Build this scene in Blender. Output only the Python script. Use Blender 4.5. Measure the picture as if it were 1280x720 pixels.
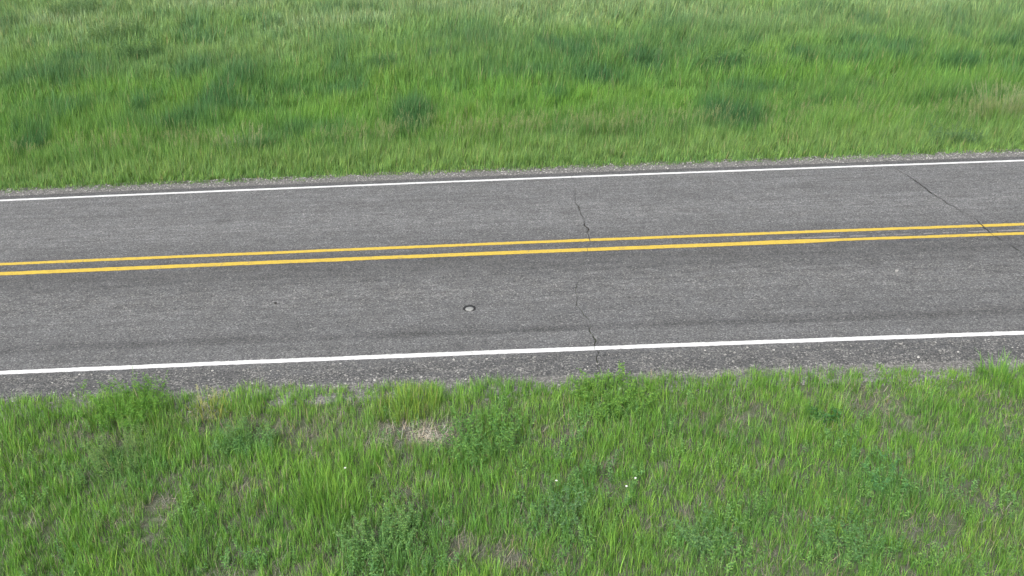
import bpy, math, random
import numpy as np
from mathutils import Matrix, Vector

random.seed(7)
RNG = np.random.default_rng(11)
S = bpy.context.scene
for o in list(bpy.data.objects):
    bpy.data.objects.remove(o)
COL = S.collection

# ------------------------------------------------------------------ camera
cam_d = bpy.data.cameras.new('camera')
cam = bpy.data.objects.new('camera', cam_d)
COL.objects.link(cam)
S.camera = cam
cam_d.sensor_width = 36.0
cam_d.lens = 36.0 * 1229.0 / 1280.0
cam_d.clip_start = 0.1
cam_d.clip_end = 4000.0
PITCH, ROLL = 0.4192125, -0.0390971
_f = Vector((0, math.cos(PITCH), -math.sin(PITCH)))
_r0 = Vector((1, 0, 0))
_u0 = _r0.cross(_f)
_c, _s = math.cos(ROLL), math.sin(ROLL)
_r = _r0 * _c + _u0 * _s
_u = -_r0 * _s + _u0 * _c
cam.matrix_world = Matrix(((_r.x, _u.x, -_f.x, 0.0),
                           (_r.y, _u.y, -_f.y, -14.3486),
                           (_r.z, _u.z, -_f.z, 5.7026),
                           (0, 0, 0, 1)))

# ------------------------------------------------------------------ sky, sun, exposure
SUN_EL, SUN_AZ = math.radians(42), math.radians(206)     # azimuth clockwise from +y
w = bpy.data.worlds.new('World')
S.world = w
w.use_nodes = True
nt = w.node_tree
bg = nt.nodes['Background']
sky = nt.nodes.new('ShaderNodeTexSky')
sky.sky_type = 'NISHITA'
sky.sun_disc = False
sky.sun_elevation = SUN_EL
sky.sun_rotation = SUN_AZ
sky.air_density = 1.0
sky.dust_density = 4.0
sky.ozone_density = 1.0
hs = nt.nodes.new('ShaderNodeHueSaturation')             # cloud cover: nearly white sky
hs.inputs['Saturation'].default_value = 0.22
nt.links.new(sky.outputs[0], hs.inputs['Color'])
nt.links.new(hs.outputs[0], bg.inputs['Color'])
bg.inputs['Strength'].default_value = 0.10
sd = bpy.data.lights.new('sun', 'SUN')
sun = bpy.data.objects.new('sun', sd)
COL.objects.link(sun)
sd.energy = 1.5
sd.angle = math.radians(22)
sd.color = (1.0, 0.97, 0.92)
_d = Vector((math.sin(SUN_AZ) * math.cos(SUN_EL), math.cos(SUN_AZ) * math.cos(SUN_EL), math.sin(SUN_EL)))
sun.rotation_euler = _d.to_track_quat('Z', 'Y').to_euler()
sun.location = (0, 0, 30)
S.view_settings.view_transform = 'Standard'
S.view_settings.look = 'None'
S.view_settings.gamma = 1.0
S.view_settings.use_curve_mapping = False
S.view_settings.exposure = 1.33
S.cycles.max_bounces = 7
S.cycles.diffuse_bounces = 4
S.cycles.transmission_bounces = 6

# ------------------------------------------------------------------ terrain functions
K = -0.000805


def bend(x):                                             # the road's gentle curve
    x = np.asarray(x, float)
    a = np.abs(x)
    return np.where(a < 60, K * x * x, K * (3600 + 120 * (a - 60)))


def vnoise(x, y, scale, seed):
    x = np.asarray(x, float) / scale + seed * 17.31
    y = np.asarray(y, float) / scale - seed * 9.77
    xi, yi = np.floor(x).astype(np.int64), np.floor(y).astype(np.int64)
    fx, fy = x - xi, y - yi
    fx, fy = fx * fx * (3 - 2 * fx), fy * fy * (3 - 2 * fy)

    def h(a, b):
        n = (a * 374761393 + b * 668265263 + seed * 974711) & 0x7fffffff
        n = ((n ^ (n >> 13)) * 1274126177) & 0x7fffffff
        n = n ^ (n >> 16)
        return (n & 0xffff) / 65535.0
    return ((h(xi, yi) * (1 - fx) + h(xi + 1, yi) * fx) * (1 - fy) +
            (h(xi, yi + 1) * (1 - fx) + h(xi + 1, yi + 1) * fx) * fy)


def gz(x, y):
    """ground height; the road corridor is the zero level"""
    q = np.asarray(y, float) - bend(x)
    z = np.full(q.shape, -0.05)
    a = np.maximum(-4.4 - q, 0)
    z = np.where(q < -4.4, -0.03 - 0.09 * np.minimum(a, 14), z)
    b = -0.03 - 0.11 * (np.minimum(q, 8) - 4.2)
    b = b + 0.035 * np.clip(q - 8, 0, 22) + 0.004 * np.clip(q - 30, 0, 400)
    z = np.where(q > 4.2, b, z)
    amp = np.clip((np.abs(q) - 4.4) / 1.0, 0, 1)
    z = z + amp * 0.07 * (vnoise(x, y, 1.1, 3) - 0.5) + amp * 0.03 * (vnoise(x, y, 0.35, 4) - 0.5)
    return z


def g1(x, y):
    return float(gz(np.array([x]), np.array([y]))[0])


# ------------------------------------------------------------------ materials
def mat(name):
    m = bpy.data.materials.new(name)
    m.use_nodes = True
    n = m.node_tree.nodes
    b = n['Principled BSDF']
    b.inputs['Specular IOR Level'].default_value = 0.25
    return m, m.node_tree, n, m.node_tree.links, b


def mk(n, t, **kw):
    x = n.new(t)
    for k_, v in kw.items():
        if k_.startswith('i_'):
            x.inputs[k_[2:].replace('_', ' ')].default_value = v
        else:
            setattr(x, k_, v)
    return x


def ramp(n, pts):
    r = n.new('ShaderNodeValToRGB')
    e = r.color_ramp.elements
    while len(e) < len(pts):
        e.new(0.5)
    for i, (p, c) in enumerate(pts):
        e[i].position = p
        e[i].color = c if len(c) == 4 else (*c, 1)
    return r


def math_n(n, l, op, a, b=None, clamp=False):
    m = n.new('ShaderNodeMath')
    m.operation = op
    m.use_clamp = clamp
    for i, v in enumerate((a, b)):
        if v is None:
            continue
        if isinstance(v, (int, float)):
            m.inputs[i].default_value = v
        else:
            l.new(v, m.inputs[i])
    return m.outputs[0]


def mixc(n, l, kind, fac, a, b):
    m = n.new('ShaderNodeMix')
    m.data_type = 'RGBA'
    m.blend_type = kind
    for i, v in ((0, fac), (6, a), (7, b)):
        if isinstance(v, (int, float)):
            m.inputs[i].default_value = v
        elif isinstance(v, tuple):
            m.inputs[i].default_value = (*v, 1)
        else:
            l.new(v, m.inputs[i])
    return m.outputs[2]


def asphalt_material():
    m, t, n, l, b = mat('asphalt')
    uv = mk(n, 'ShaderNodeUVMap', uv_map='road')
    sep = mk(n, 'ShaderNodeSeparateXYZ')
    l.new(uv.outputs[0], sep.inputs[0])
    # across-road tone of the worn surface (wheel paths, paver seam, shoulder)
    q01 = math_n(n, l, 'MULTIPLY_ADD', sep.outputs[1], 1 / 8.4)
    q01.node.inputs[2].default_value = 4.4 / 8.4
    # a slow wander of the bands along the road
    mp = mk(n, 'ShaderNodeMapping')
    mp.inputs['Scale'].default_value = (0.25, 1.6, 1)
    l.new(uv.outputs[0], mp.inputs[0])
    wn = mk(n, 'ShaderNodeTexNoise', i_Scale=1.0, i_Detail=3.0)
    l.new(mp.outputs[0], wn.inputs['Vector'])
    wob = math_n(n, l, 'MULTIPLY_ADD', wn.outputs[0], 0.022)
    wob.node.inputs[2].default_value = -0.011
    qq = math_n(n, l, 'ADD', q01, wob)

    def Q(q):
        return (q + 4.4) / 8.4
    tone = [(-4.4, .72), (-3.72, .74), (-3.62, .90), (-3.25, 1.01), (-3.02, .99), (-2.93, .72), (-2.84, .80), (-2.7, .94),
            (-2.2, 1.0), (-1.7, 1.02), (-1.25, .96), (-0.75, .79), (-0.3, .76), (0.05, .83), (0.35, .92), (0.8, 1.03),
            (1.4, 1.17), (1.9, 1.10), (2.3, 1.05), (2.9, 1.08), (3.35, 1.06), (3.6, .78), (3.95, .7)]
    fc = n.new('ShaderNodeFloatCurve')
    cv = fc.mapping.curves[0]
    cv.points[0].location = (0, tone[0][1] / 1.4)
    cv.points[1].location = (1, tone[-1][1] / 1.4)
    for q_, v_ in tone[1:-1]:
        cv.points.new(Q(q_), v_ / 1.4)
    fc.mapping.update()
    l.new(qq, fc.inputs['Value'])
    band = math_n(n, l, 'MULTIPLY', fc.outputs[0], 1.4)
    # streaks along the traffic direction, blotches
    mp2 = mk(n, 'ShaderNodeMapping')
    mp2.inputs['Scale'].default_value = (0.5, 7.0, 1)
    l.new(uv.outputs[0], mp2.inputs[0])
    st = mk(n, 'ShaderNodeTexNoise', i_Scale=1.0, i_Detail=5.0, i_Roughness=0.6)
    l.new(mp2.outputs[0], st.inputs['Vector'])
    stv = ramp(n, [(0.3, (.82, .825, .83)), (0.7, (1.15, 1.15, 1.16))])
    l.new(st.outputs[0], stv.inputs[0])
    bl = mk(n, 'ShaderNodeTexNoise', i_Scale=2.3, i_Detail=6.0, i_Roughness=0.7)
    l.new(uv.outputs[0], bl.inputs['Vector'])
    blv = ramp(n, [(0.3, (.86, .85, .84)), (0.72, (1.12, 1.12, 1.13))])
    l.new(bl.outputs[0], blv.inputs[0])
    # aggregate: chips about 1 cm and finer
    v1 = mk(n, 'ShaderNodeTexVoronoi', i_Scale=62.0)
    l.new(uv.outputs[0], v1.inputs['Vector'])
    cs = mk(n, 'ShaderNodeSeparateColor')
    l.new(v1.outputs['Color'], cs.inputs[0])
    chip = ramp(n, [(0.0, (.058, .0595, .061)), (0.35, (.098, .1, .102)), (0.7, (.125, .127, .1285)), (0.92, (.158, .158, .156)), (1.0, (.24, .238, .23))])
    l.new(cs.outputs[0], chip.inputs[0])
    v2 = mk(n, 'ShaderNodeTexVoronoi', i_Scale=150.0)
    l.new(uv.outputs[0], v2.inputs['Vector'])
    cs2 = mk(n, 'ShaderNodeSeparateColor')
    l.new(v2.outputs['Color'], cs2.inputs[0])
    fine = ramp(n, [(0.0, (.72,) * 3), (1.0, (1.28,) * 3)])
    l.new(cs2.outputs[1], fine.inputs[0])
    c = mixc(n, l, 'MULTIPLY', 1.0, chip.outputs[0], fine.outputs[0])
    # coarse pale stones showing on the shoulder and in ravelled spots of the wheel path
    v3 = mk(n, 'ShaderNodeTexVoronoi', i_Scale=58.0)
    l.new(uv.outputs[0], v3.inputs['Vector'])
    cs3 = mk(n, 'ShaderNodeSeparateColor')
    l.new(v3.outputs['Color'], cs3.inputs[0])
    shm = ramp(n, [(Q(-3.75), (1,) * 3), (Q(-3.6), (0,) * 3), (Q(-2.2), (0,) * 3), (Q(-1.55), (.5,) * 3), (Q(-0.9), (0,) * 3)])
    l.new(qq, shm.inputs[0])
    rv = ramp(n, [(0.50, (0,) * 3), (0.62, (1,) * 3)])
    rn = mk(n, 'ShaderNodeTexNoise', i_Scale=3.4, i_Detail=5.0, i_Roughness=0.7)
    l.new(uv.outputs[0], rn.inputs['Vector'])
    l.new(rn.outputs[0], rv.inputs[0])
    lim = math_n(n, l, 'MULTIPLY', shm.outputs[0], math_n(n, l, 'MULTIPLY_ADD', rv.outputs[0], 0.8))
    lim.node.inputs[1].links[0].from_node.inputs[2].default_value = 0.25
    pick = math_n(n, l, 'GREATER_THAN', math_n(n, l, 'MULTIPLY', lim, 0.44), cs3.outputs[1])
    stone = ramp(n, [(0.0, (.12, .118, .115)), (0.6, (.165, .162, .155)), (1.0, (.255, .25, .24))])
    l.new(cs3.outputs[2], stone.inputs[0])
    c = mixc(n, l, 'MULTIPLY', 1.0, c, stv.outputs[0])
    c = mixc(n, l, 'MULTIPLY', 1.0, c, blv.outputs[0])
    wm = ramp(n, [(Q(-2.4), (0,) * 3), (Q(-1.8), (1,) * 3), (Q(-1.3), (1,) * 3), (Q(-.7), (.35,) * 3), (Q(.6), (.2,) * 3), (Q(1.4), (.8,) * 3), (Q(2.0), (.5,) * 3), (Q(2.8), (.15,) * 3)])
    l.new(qq, wm.inputs[0])
    mp3 = mk(n, 'ShaderNodeMapping')
    mp3.inputs['Scale'].default_value = (2.2, 6.0, 1)
    l.new(uv.outputs[0], mp3.inputs[0])
    pn = mk(n, 'ShaderNodeTexNoise', i_Scale=1.6, i_Detail=7.0, i_Roughness=0.75)
    l.new(mp3.outputs[0], pn.inputs['Vector'])
    pv = ramp(n, [(0.36, (.58, .57, .56)), (0.47, (.93, .93, .93)), (0.54, (1.03, 1.03, 1.03)), (0.65, (1.36, 1.34, 1.30))])
    l.new(pn.outputs[0], pv.inputs[0])
    c = mixc(n, l, 'MULTIPLY', math_n(n, l, 'MULTIPLY', wm.outputs[0], 0.75), c, pv.outputs[0])
    vm = n.new('ShaderNodeVectorMath')
    vm.operation = 'SCALE'
    l.new(c, vm.inputs[0])
    l.new(band, vm.inputs['Scale'])
    c = mixc(n, l, 'MIX', pick, vm.outputs[0], stone.outputs[0])
    l.new(c, b.inputs['Base Color'])
    b.inputs['Roughness'].default_value = 0.88
    bp = mk(n, 'ShaderNodeBump', i_Strength=0.55, i_Distance=0.006)
    hgt = math_n(n, l, 'ADD', cs.outputs[1], math_n(n, l, 'MULTIPLY', cs2.outputs[2], 0.5))
    l.new(hgt, bp.inputs['Height'])
    l.new(bp.outputs[0], b.inputs['Normal'])
    return m


def paint_material(name, col, worn, level):
    m, t, n, l, b = mat(name)
    tc = mk(n, 'ShaderNodeTexCoord')
    v1 = mk(n, 'ShaderNodeTexVoronoi', i_Scale=62.0)
    l.new(tc.outputs['Object'], v1.inputs['Vector'])
    cs = mk(n, 'ShaderNodeSeparateColor')
    l.new(v1.outputs['Color'], cs.inputs[0])
    nz = mk(n, 'ShaderNodeTexNoise', i_Scale=5.0, i_Detail=6.0, i_Roughness=0.75)
    l.new(tc.outputs['Object'], nz.inputs['Vector'])
    s = math_n(n, l, 'ADD', math_n(n, l, 'MULTIPLY', cs.outputs[0], 0.35), nz.outputs[0])
    r = ramp(n, [(level, (0,) * 3), (level + 0.14, (1,) * 3)])
    l.new(s, r.inputs[0])
    tone = ramp(n, [(0.0, tuple(x * 0.82 for x in col)), (1.0, tuple(min(1, x * 1.1) for x in col))])
    l.new(cs.outputs[1], tone.inputs[0])
    c = mixc(n, l, 'MIX', r.outputs[0], tone.outputs[0], worn)
    l.new(c, b.inputs['Base Color'])
    b.inputs['Roughness'].default_value = 0.6
    bp = mk(n, 'ShaderNodeBump', i_Strength=0.4, i_Distance=0.004)
    l.new(cs.outputs[1], bp.inputs['Height'])
    l.new(bp.outputs[0], b.inputs['Normal'])
    return m


def ground_material():
    m, t, n, l, b = mat('soil')
    tc = mk(n, 'ShaderNodeTexCoord')
    a = mk(n, 'ShaderNodeAttribute', attribute_name='turf')
    n1 = mk(n, 'ShaderNodeTexNoise', i_Scale=14.0, i_Detail=8.0, i_Roughness=0.7)
    l.new(tc.outputs['Object'], n1.inputs['Vector'])
    so = ramp(n, [(0.3, (.045, .041, .038)), (0.5, (.085, .079, .072)), (0.7, (.15, .138, .125))])  # soil colour darkened to stand in for deep shade between the stems
    l.new(n1.outputs[0], so.inputs[0])
    n2 = mk(n, 'ShaderNodeTexNoise', i_Scale=0.25, i_Detail=8.0, i_Roughness=0.65)
    l.new(tc.outputs['Object'], n2.inputs['Vector'])
    gr = ramp(n, [(0.3, (.045, .085, .022)), (0.55, (.07, .125, .03)), (0.75, (.10, .15, .045))])
    l.new(n2.outputs[0], gr.inputs[0])
    c = mixc(n, l, 'MIX', a.outputs['Fac'], so.outputs[0], gr.outputs[0])
    l.new(c, b.inputs['Base Color'])
    b.inputs['Roughness'].default_value = 0.95
    bp = mk(n, 'ShaderNodeBump', i_Strength=0.6, i_Distance=0.03)
    l.new(n1.outputs[0], bp.inputs['Height'])
    l.new(bp.outputs[0], b.inputs['Normal'])
    return m


def gravel_sheet_material():
    m, t, n, l, b = mat('gravel_bed')
    tc = mk(n, 'ShaderNodeTexCoord')
    v = mk(n, 'ShaderNodeTexVoronoi', i_Scale=55.0)
    l.new(tc.outputs['Object'], v.inputs['Vector'])
    cs = mk(n, 'ShaderNodeSeparateColor')
    l.new(v.outputs['Color'], cs.inputs[0])
    r = ramp(n, [(0, (.07, .069, .068)), (0.5, (.12, .118, .114)), (1, (.22, .214, .205))])
    l.new(cs.outputs[0], r.inputs[0])
    l.new(r.outputs[0], b.inputs['Base Color'])
    b.inputs['Roughness'].default_value = 0.95
    bp = mk(n, 'ShaderNodeBump', i_Strength=0.8, i_Distance=0.01)
    l.new(cs.outputs[1], bp.inputs['Height'])
    l.new(bp.outputs[0], b.inputs['Normal'])
    return m


def leaf_material(name, instancer=True, col=(.1, .2, .04), trans=0.38, rough=0.55, kind='INSTANCER'):
    """foliage: base colour from the tuft's tint, varied blade by blade; part of the light passes through"""
    m, t, n, l, b = mat(name)
    v = mk(n, 'ShaderNodeAttribute', attribute_name='blade')
    if instancer:
        a = mk(n, 'ShaderNodeAttribute', attribute_name='tint', attribute_type=kind)
        base = a.outputs['Color']
    else:
        rg = mk(n, 'ShaderNodeRGB')
        rg.outputs[0].default_value = (col[0] * 1.5, col[1] * 1.42, col[2] * 1.55, 1)
        base = rg.outputs[0]
    sh = ramp(n, [(0.0, (.62, .72, .75)), (0.5, (1, 1, 1)), (0.85, (1.35, 1.22, 1.0)), (1.0, (1.7, 1.36, 1.25))])
    l.new(v.outputs['Fac'], sh.inputs[0])
    c = mixc(n, l, 'MULTIPLY', 1.0, base, sh.outputs[0])
    l.new(c, b.inputs['Base Color'])
    b.inputs['Roughness'].default_value = rough
    b.inputs['Specular IOR Level'].default_value = 0.3
    tr = mk(n, 'ShaderNodeBsdfTranslucent')
    warm = mixc(n, l, 'MULTIPLY', 1.0, c, (1.15, 1.15, 0.6))
    l.new(warm, tr.inputs['Color'])
    mx = mk(n, 'ShaderNodeMixShader')
    mx.inputs[0].default_value = trans
    l.new(b.outputs[0], mx.inputs[1])
    l.new(tr.outputs[0], mx.inputs[2])
    l.new(mx.outputs[0], n['Material Output'].inputs['Surface'])
    return m


def tinted_material(name, rough=0.9):
    m, t, n, l, b = mat(name)
    a = mk(n, 'ShaderNodeAttribute', attribute_name='tint', attribute_type='INSTANCER')
    v = mk(n, 'ShaderNodeAttribute', attribute_name='blade')
    r = ramp(n, [(0, (.75,) * 3), (1, (1.25,) * 3)])
    l.new(v.outputs['Fac'], r.inputs[0])
    c = mixc(n, l, 'MULTIPLY', 1.0, a.outputs['Color'], r.outputs[0])
    l.new(c, b.inputs['Base Color'])
    b.inputs['Roughness'].default_value = rough
    return m


def plain_material(name, col, rough=0.8, scale=40, amt=0.2):
    m, t, n, l, b = mat(name)
    tc = mk(n, 'ShaderNodeTexCoord')
    nz = mk(n, 'ShaderNodeTexNoise', i_Scale=float(scale), i_Detail=4.0)
    l.new(tc.outputs['Object'], nz.inputs['Vector'])
    r = ramp(n, [(0.3, tuple(x * (1 - amt) for x in col)), (0.7, tuple(min(1, x * (1 + amt)) for x in col))])
    l.new(nz.outputs[0], r.inputs[0])
    l.new(r.outputs[0], b.inputs['Base Color'])
    b.inputs['Roughness'].default_value = rough
    bp = mk(n, 'ShaderNodeBump', i_Strength=0.4, i_Distance=0.004)
    l.new(nz.outputs[0], bp.inputs['Height'])
    l.new(bp.outputs[0], b.inputs['Normal'])
    return m


M = {
    'asphalt': asphalt_material(),
    'white': paint_material('white_road_paint', (.60, .60, .60), (.2, .195, .19), 0.86),
    'yellow': paint_material('yellow_road_paint', (.49, .35, .05), (.2, .16, .09), 0.82),
    'ghost': paint_material('faded_road_paint', (.21, .205, .19), (.125, .12, .12), 0.55),
    'soil': ground_material(),
    'gravel_bed': gravel_sheet_material(),
    'grass': leaf_material('grass_blades'),
    'grass_field': leaf_material('grass_field_blades', kind='GEOMETRY'),
    'dry': leaf_material('dry_straw', trans=0.1, rough=0.8),
    'stone': tinted_material('loose_stone'),
    'sealant': plain_material('black_sealant', (.018, .018, .019), 0.7),
    'disc': plain_material('pale_disc', (.20, .205, .20), 0.6),
    'stick': plain_material('grey_dead_wood', (.33, .28, .23), 0.9),
    'petal': plain_material('white_petal', (.75, .75, .72), 0.7, 90, 0.08),
    'pebble_pale': plain_material('pale_pebble', (.30, .295, .28), 0.85),
    'pebble_dark': plain_material('dark_pebble', (.035, .034, .033), 0.85),
}


# ------------------------------------------------------------------ object helpers
def mesh_obj(name, verts, faces, material, parent=None, link=True, smooth=False, blade=None):
    me = bpy.data.meshes.new(name)
    me.from_pydata([tuple(v) for v in verts], [], faces)
    if blade is not None:
        at = me.attributes.new('blade', 'FLOAT', 'POINT')
        at.data.foreach_set('value', np.asarray(blade, np.float32))
    if smooth:
        me.polygons.foreach_set('use_smooth', [True] * len(me.polygons))
    me.materials.append(material)
    o = bpy.data.objects.new(name, me)
    if link:
        COL.objects.link(o)
    if parent:
        o.parent = parent
    return o


def tag(o, label, cat, group=None):
    o['label'] = label
    o['category'] = cat
    if group:
        o['group'] = group
    return o


def thing(name, label, cat, loc, rz=0.0, group=None):
    o = bpy.data.objects.new(name, None)
    COL.objects.link(o)
    o.location = loc
    o.rotation_euler = (0, 0, rz)
    o.empty_display_size = 0.1
    return tag(o, label, cat, group)


# ------------------------------------------------------------------ ground sheet
def axis(dense0, dense1, step, far):
    a = list(np.arange(dense0, dense1 + 1e-6, step))
    d, x = step, dense1
    while x < far:
        d *= 1.35
        x += d
        a.append(x)
    d, x = step, dense0
    while x > -far:
        d *= 1.35
        x -= d
        a.insert(0, x)
    return np.array(a)


gx = axis(-16, 16, 0.2, 1500)
gy = axis(-10, 16, 0.2, 1500)
GX, GY = np.meshgrid(gx, gy)
GZ = gz(GX.ravel(), GY.ravel())
nx, ny = len(gx), len(gy)
faces = []
for j in range(ny - 1):
    for i in range(nx - 1):
        a = j * nx + i
        faces.append((a, a + 1, a + nx + 1, a + nx))
ground = mesh_obj('ground', np.column_stack((GX.ravel(), GY.ravel(), GZ)), faces, M['soil'], smooth=True)
ground['kind'] = 'structure'
gq = GY.ravel() - bend(GX.ravel())
turf = np.where(gq > 0, np.clip((gq - 4.1) / .6, 0, 1), np.clip((-gq - 8.5) / 2, .4, 1))
turf = turf * (1 - .9 * np.exp(-(((GX.ravel() + 1.1) / .6) ** 2 + ((GY.ravel() + 5.2) / .3) ** 2)))
turf = np.maximum(turf, np.clip((np.abs(GX.ravel()) - 12) / 6, 0, 1) * (np.abs(gq) > 4.8))
at = ground.data.attributes.new('turf', 'FLOAT', 'POINT')
at.data.foreach_set('value', turf.astype(np.float32))

# ------------------------------------------------------------------ road with its two cracks
CR1 = [(1.21, 3.9), (1.21, 3.17), (1.19, 2.16), (1.20, 1.57), (1.26, .78), (1.25, .2), (1.20, -.2), (.98, -1.22), (.88, -1.77),
       (.89, -2.23), (.99, -2.64), (1.01, -2.92), (1.01, -3.24), (1.0, -3.46), (1.01, -3.72), (1.01, -4.3)]
CR2 = [(7.3, 3.9), (7.29, 3.48), (7.25, 3.13), (7.34, 2.68), (7.33, 1.81), (7.40, 1.25), (7.48, .72), (7.50, .42), (7.45, .09),
       (7.46, -.23), (7.49, -.47), (7.54, -.77), (7.60, -1.19), (7.56, -1.72), (7.36, -2.52), (7.08, -3.23), (6.7, -4.3)]
# strength of the opening along each crack (q, metres wide)
OP1 = [(3.9, 0), (3.2, .002), (2.3, .008), (1.7, .018), (.8, .015), (.2, .010), (-.2, .004), (-1.0, .003), (-1.6, .006), (-2.0, .009),
       (-2.4, .008), (-2.8, .004), (-3.1, .008), (-3.5, .014), (-3.8, .006), (-4.3, .004)]
OP2 = [(3.9, 0), (3.4, .002), (2.9, .012), (2.2, .012), (1.8, .022), (1.0, .012), (.4, .015), (-.3, .012), (-.8, .009), (-1.3, .005), (-4.3, .002)]


def crack_at(cr, op, q):
    p = sorted((b_, a_) for a_, b_ in cr)
    o = sorted(op)
    q = np.asarray(q, float)
    x = np.interp(q, [a_[0] for a_ in p], [a_[1] for a_ in p])
    s = 1 if cr is CR1 else 2
    x = x + 0.07 * (vnoise(q, 0 * q, .16, 30 + s) - .5) + 0.03 * (vnoise(q, 0 * q, .05, 40 + s) - .5)
    wd = np.interp(q, [a_[0] for a_ in o], [a_[1] for a_ in o])
    wd = wd * (0.4 + 2.4 * vnoise(q, 0 * q, .3, 55 + s) * vnoise(q, 0 * q, .09, 50 + s))
    return x, wd


def road_z(x, q):
    return 0.0 - 0.006 * np.exp(-((q + 1.7) / .45) ** 2) - 0.005 * np.exp(-((q - 1.6) / .5) ** 2)


qs = np.arange(-4.12, 3.80, 0.04)
x1, w1 = crack_at(CR1, OP1, qs)
x2, w2 = crack_at(CR2, OP2, qs)
edge_n = 0.05 * (vnoise(qs, qs * 0, .3, 70) - .5)
segs = [
    ([-1200, -500, -200, -80, -40, -20, -12, -6, -3, 0], None, 1),
    ([3, 5], 1, 2),
    ([10, 14, 20, 40, 80, 200, 500, 1200], 2, None)]
verts, faces, uvs = [], [], []
for cols, lc, rc in segs:
    grid = []
    for j, q in enumerate(qs):
        row = []
        if lc:
            row.append(x1[j] + w1[j] / 2 if lc == 1 else x2[j] + w2[j] / 2)
        row += cols
        if rc:
            row.append(x1[j] - w1[j] / 2 if rc == 1 else x2[j] - w2[j] / 2)
        ids = []
        for x in row:
            ids.append(len(verts))
            verts.append((x, q + float(bend(x)), float(road_z(x, q))))
            uvs.append((x, q))
        grid.append(ids)
    for j in range(len(grid) - 1):
        for i in range(len(grid[j]) - 1):
            faces.append((grid[j][i], grid[j][i + 1], grid[j + 1][i + 1], grid[j + 1][i]))
    # side faces of the slab: edges of the asphalt drop to the ground
    for row, flip in ((grid[0], False), (grid[-1], True)):
        low = []
        for i in row:
            low.append(len(verts))
            v = verts[i]
            s = 0.05 if flip else -0.05
            verts.append((v[0], v[1] + s, -0.06))
            uvs.append((uvs[i][0], uvs[i][1] + s))
        for i in range(len(row) - 1):
            f = (low[i], low[i + 1], row[i + 1], row[i])
            faces.append(f[::-1] if flip else f)
road = mesh_obj('road', verts, faces, M['asphalt'])
road['kind'] = 'structure'
ul = road.data.uv_layers.new(name='road')
li = np.zeros(len(road.data.loops), np.int32)
road.data.loops.foreach_get('vertex_index', li)
ul.data.foreach_set('uv', np.array(uvs, np.float32)[li].ravel())


def marking(name, q0, half, material, label, xa=-1200., xb=1200., z=0.004, extra=None, breaks=0.0, seed=1):
    """a painted line with slightly ragged edges, broken at the cracks"""
    xs = [x for x in (-1200, -600, -300, -150, -80, -40) if x > xa] + [x for x in np.arange(max(xa, -22), min(xb, 22), 0.05)] + \
         [x for x in (40, 80, 150, 300, 600, 1200) if x <= xb]
    c1 = crack_at(CR1, OP1, np.array([q0]))
    c2 = crack_at(CR2, OP2, np.array([q0]))
    xs = np.array(sorted(xs))
    n_ = len(xs)
    up = half + 0.010 * (RNG.random(n_) - .5) + 0.008 * (vnoise(xs, xs * 0, .5, seed) - .5)
    dn = half + 0.010 * (RNG.random(n_) - .5) + 0.008 * (vnoise(xs, xs * 0, .5, seed + 3) - .5)
    if extra:
        u_, d_ = extra(xs)
        up, dn = up + u_, dn + d_
    mid = q0 + 0.012 * (vnoise(xs, xs * 0, 6, seed + 5) - .5)
    vs, fs = [], []
    for i in range(n_):
        b_ = float(bend(xs[i]))
        vs.append((xs[i], mid[i] - dn[i] + b_, z))
        vs.append((xs[i], mid[i] + up[i] + b_, z))
    for i in range(n_ - 1):
        if breaks and vnoise(np.array([xs[i]]), np.array([0.]), .12, seed + 9)[0] < breaks:
            continue
        cut = False
        for cx, cw in (c1, c2):
            if xs[i] <= cx[0] < xs[i + 1]:
                cut = True
                for (a_, b2) in ((xs[i], cx[0] - cw[0] / 2 - .002), (cx[0] + cw[0] / 2 + .002, xs[i + 1])):
                    if b2 <= a_:
                        continue
                    k0 = len(vs)
                    for xx in (a_, b2):
                        bb = float(bend(xx))
                        vs.append((xx, mid[i] - dn[i] + bb, z))
                        vs.append((xx, mid[i] + up[i] + bb, z))
                    fs.append((k0, k0 + 2, k0 + 3, k0 + 1))
        if not cut:
            fs.append((2 * i, 2 * i + 2, 2 * i + 3, 2 * i + 1))
    o = mesh_obj(name, vs, fs, material, road)
    o['label'] = label
    return o


marking('edge_line', 3.5, .046, M['white'], 'white edge line along the far side of the road', seed=1)
marking('edge_line', -3.5, .050, M['white'], 'white edge line along the near side of the road', seed=2)
marking('centre_line', .195, .055, M['yellow'], 'farther of the two yellow centre lines', seed=3)


def older_paint(xs):                                     # thicker where an older coat shows beside the new one, left of x = 5
    t = np.clip((5.1 - xs) / .5, 0, 1)
    r = np.clip((xs - 3.4) / .8, 0, 1) * np.clip((5.0 - xs) / .4, 0, 1)
    return 0.022 * t * r, 0.034 * t


marking('centre_line', -.195, .052, M['yellow'], 'nearer of the two yellow centre lines', seed=4, extra=older_paint)
marking('faded_line', -.055, .030, M['ghost'], 'faint grey remnant of an older line between the yellow lines', xa=4.0, xb=21., breaks=.38, seed=6)


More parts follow.
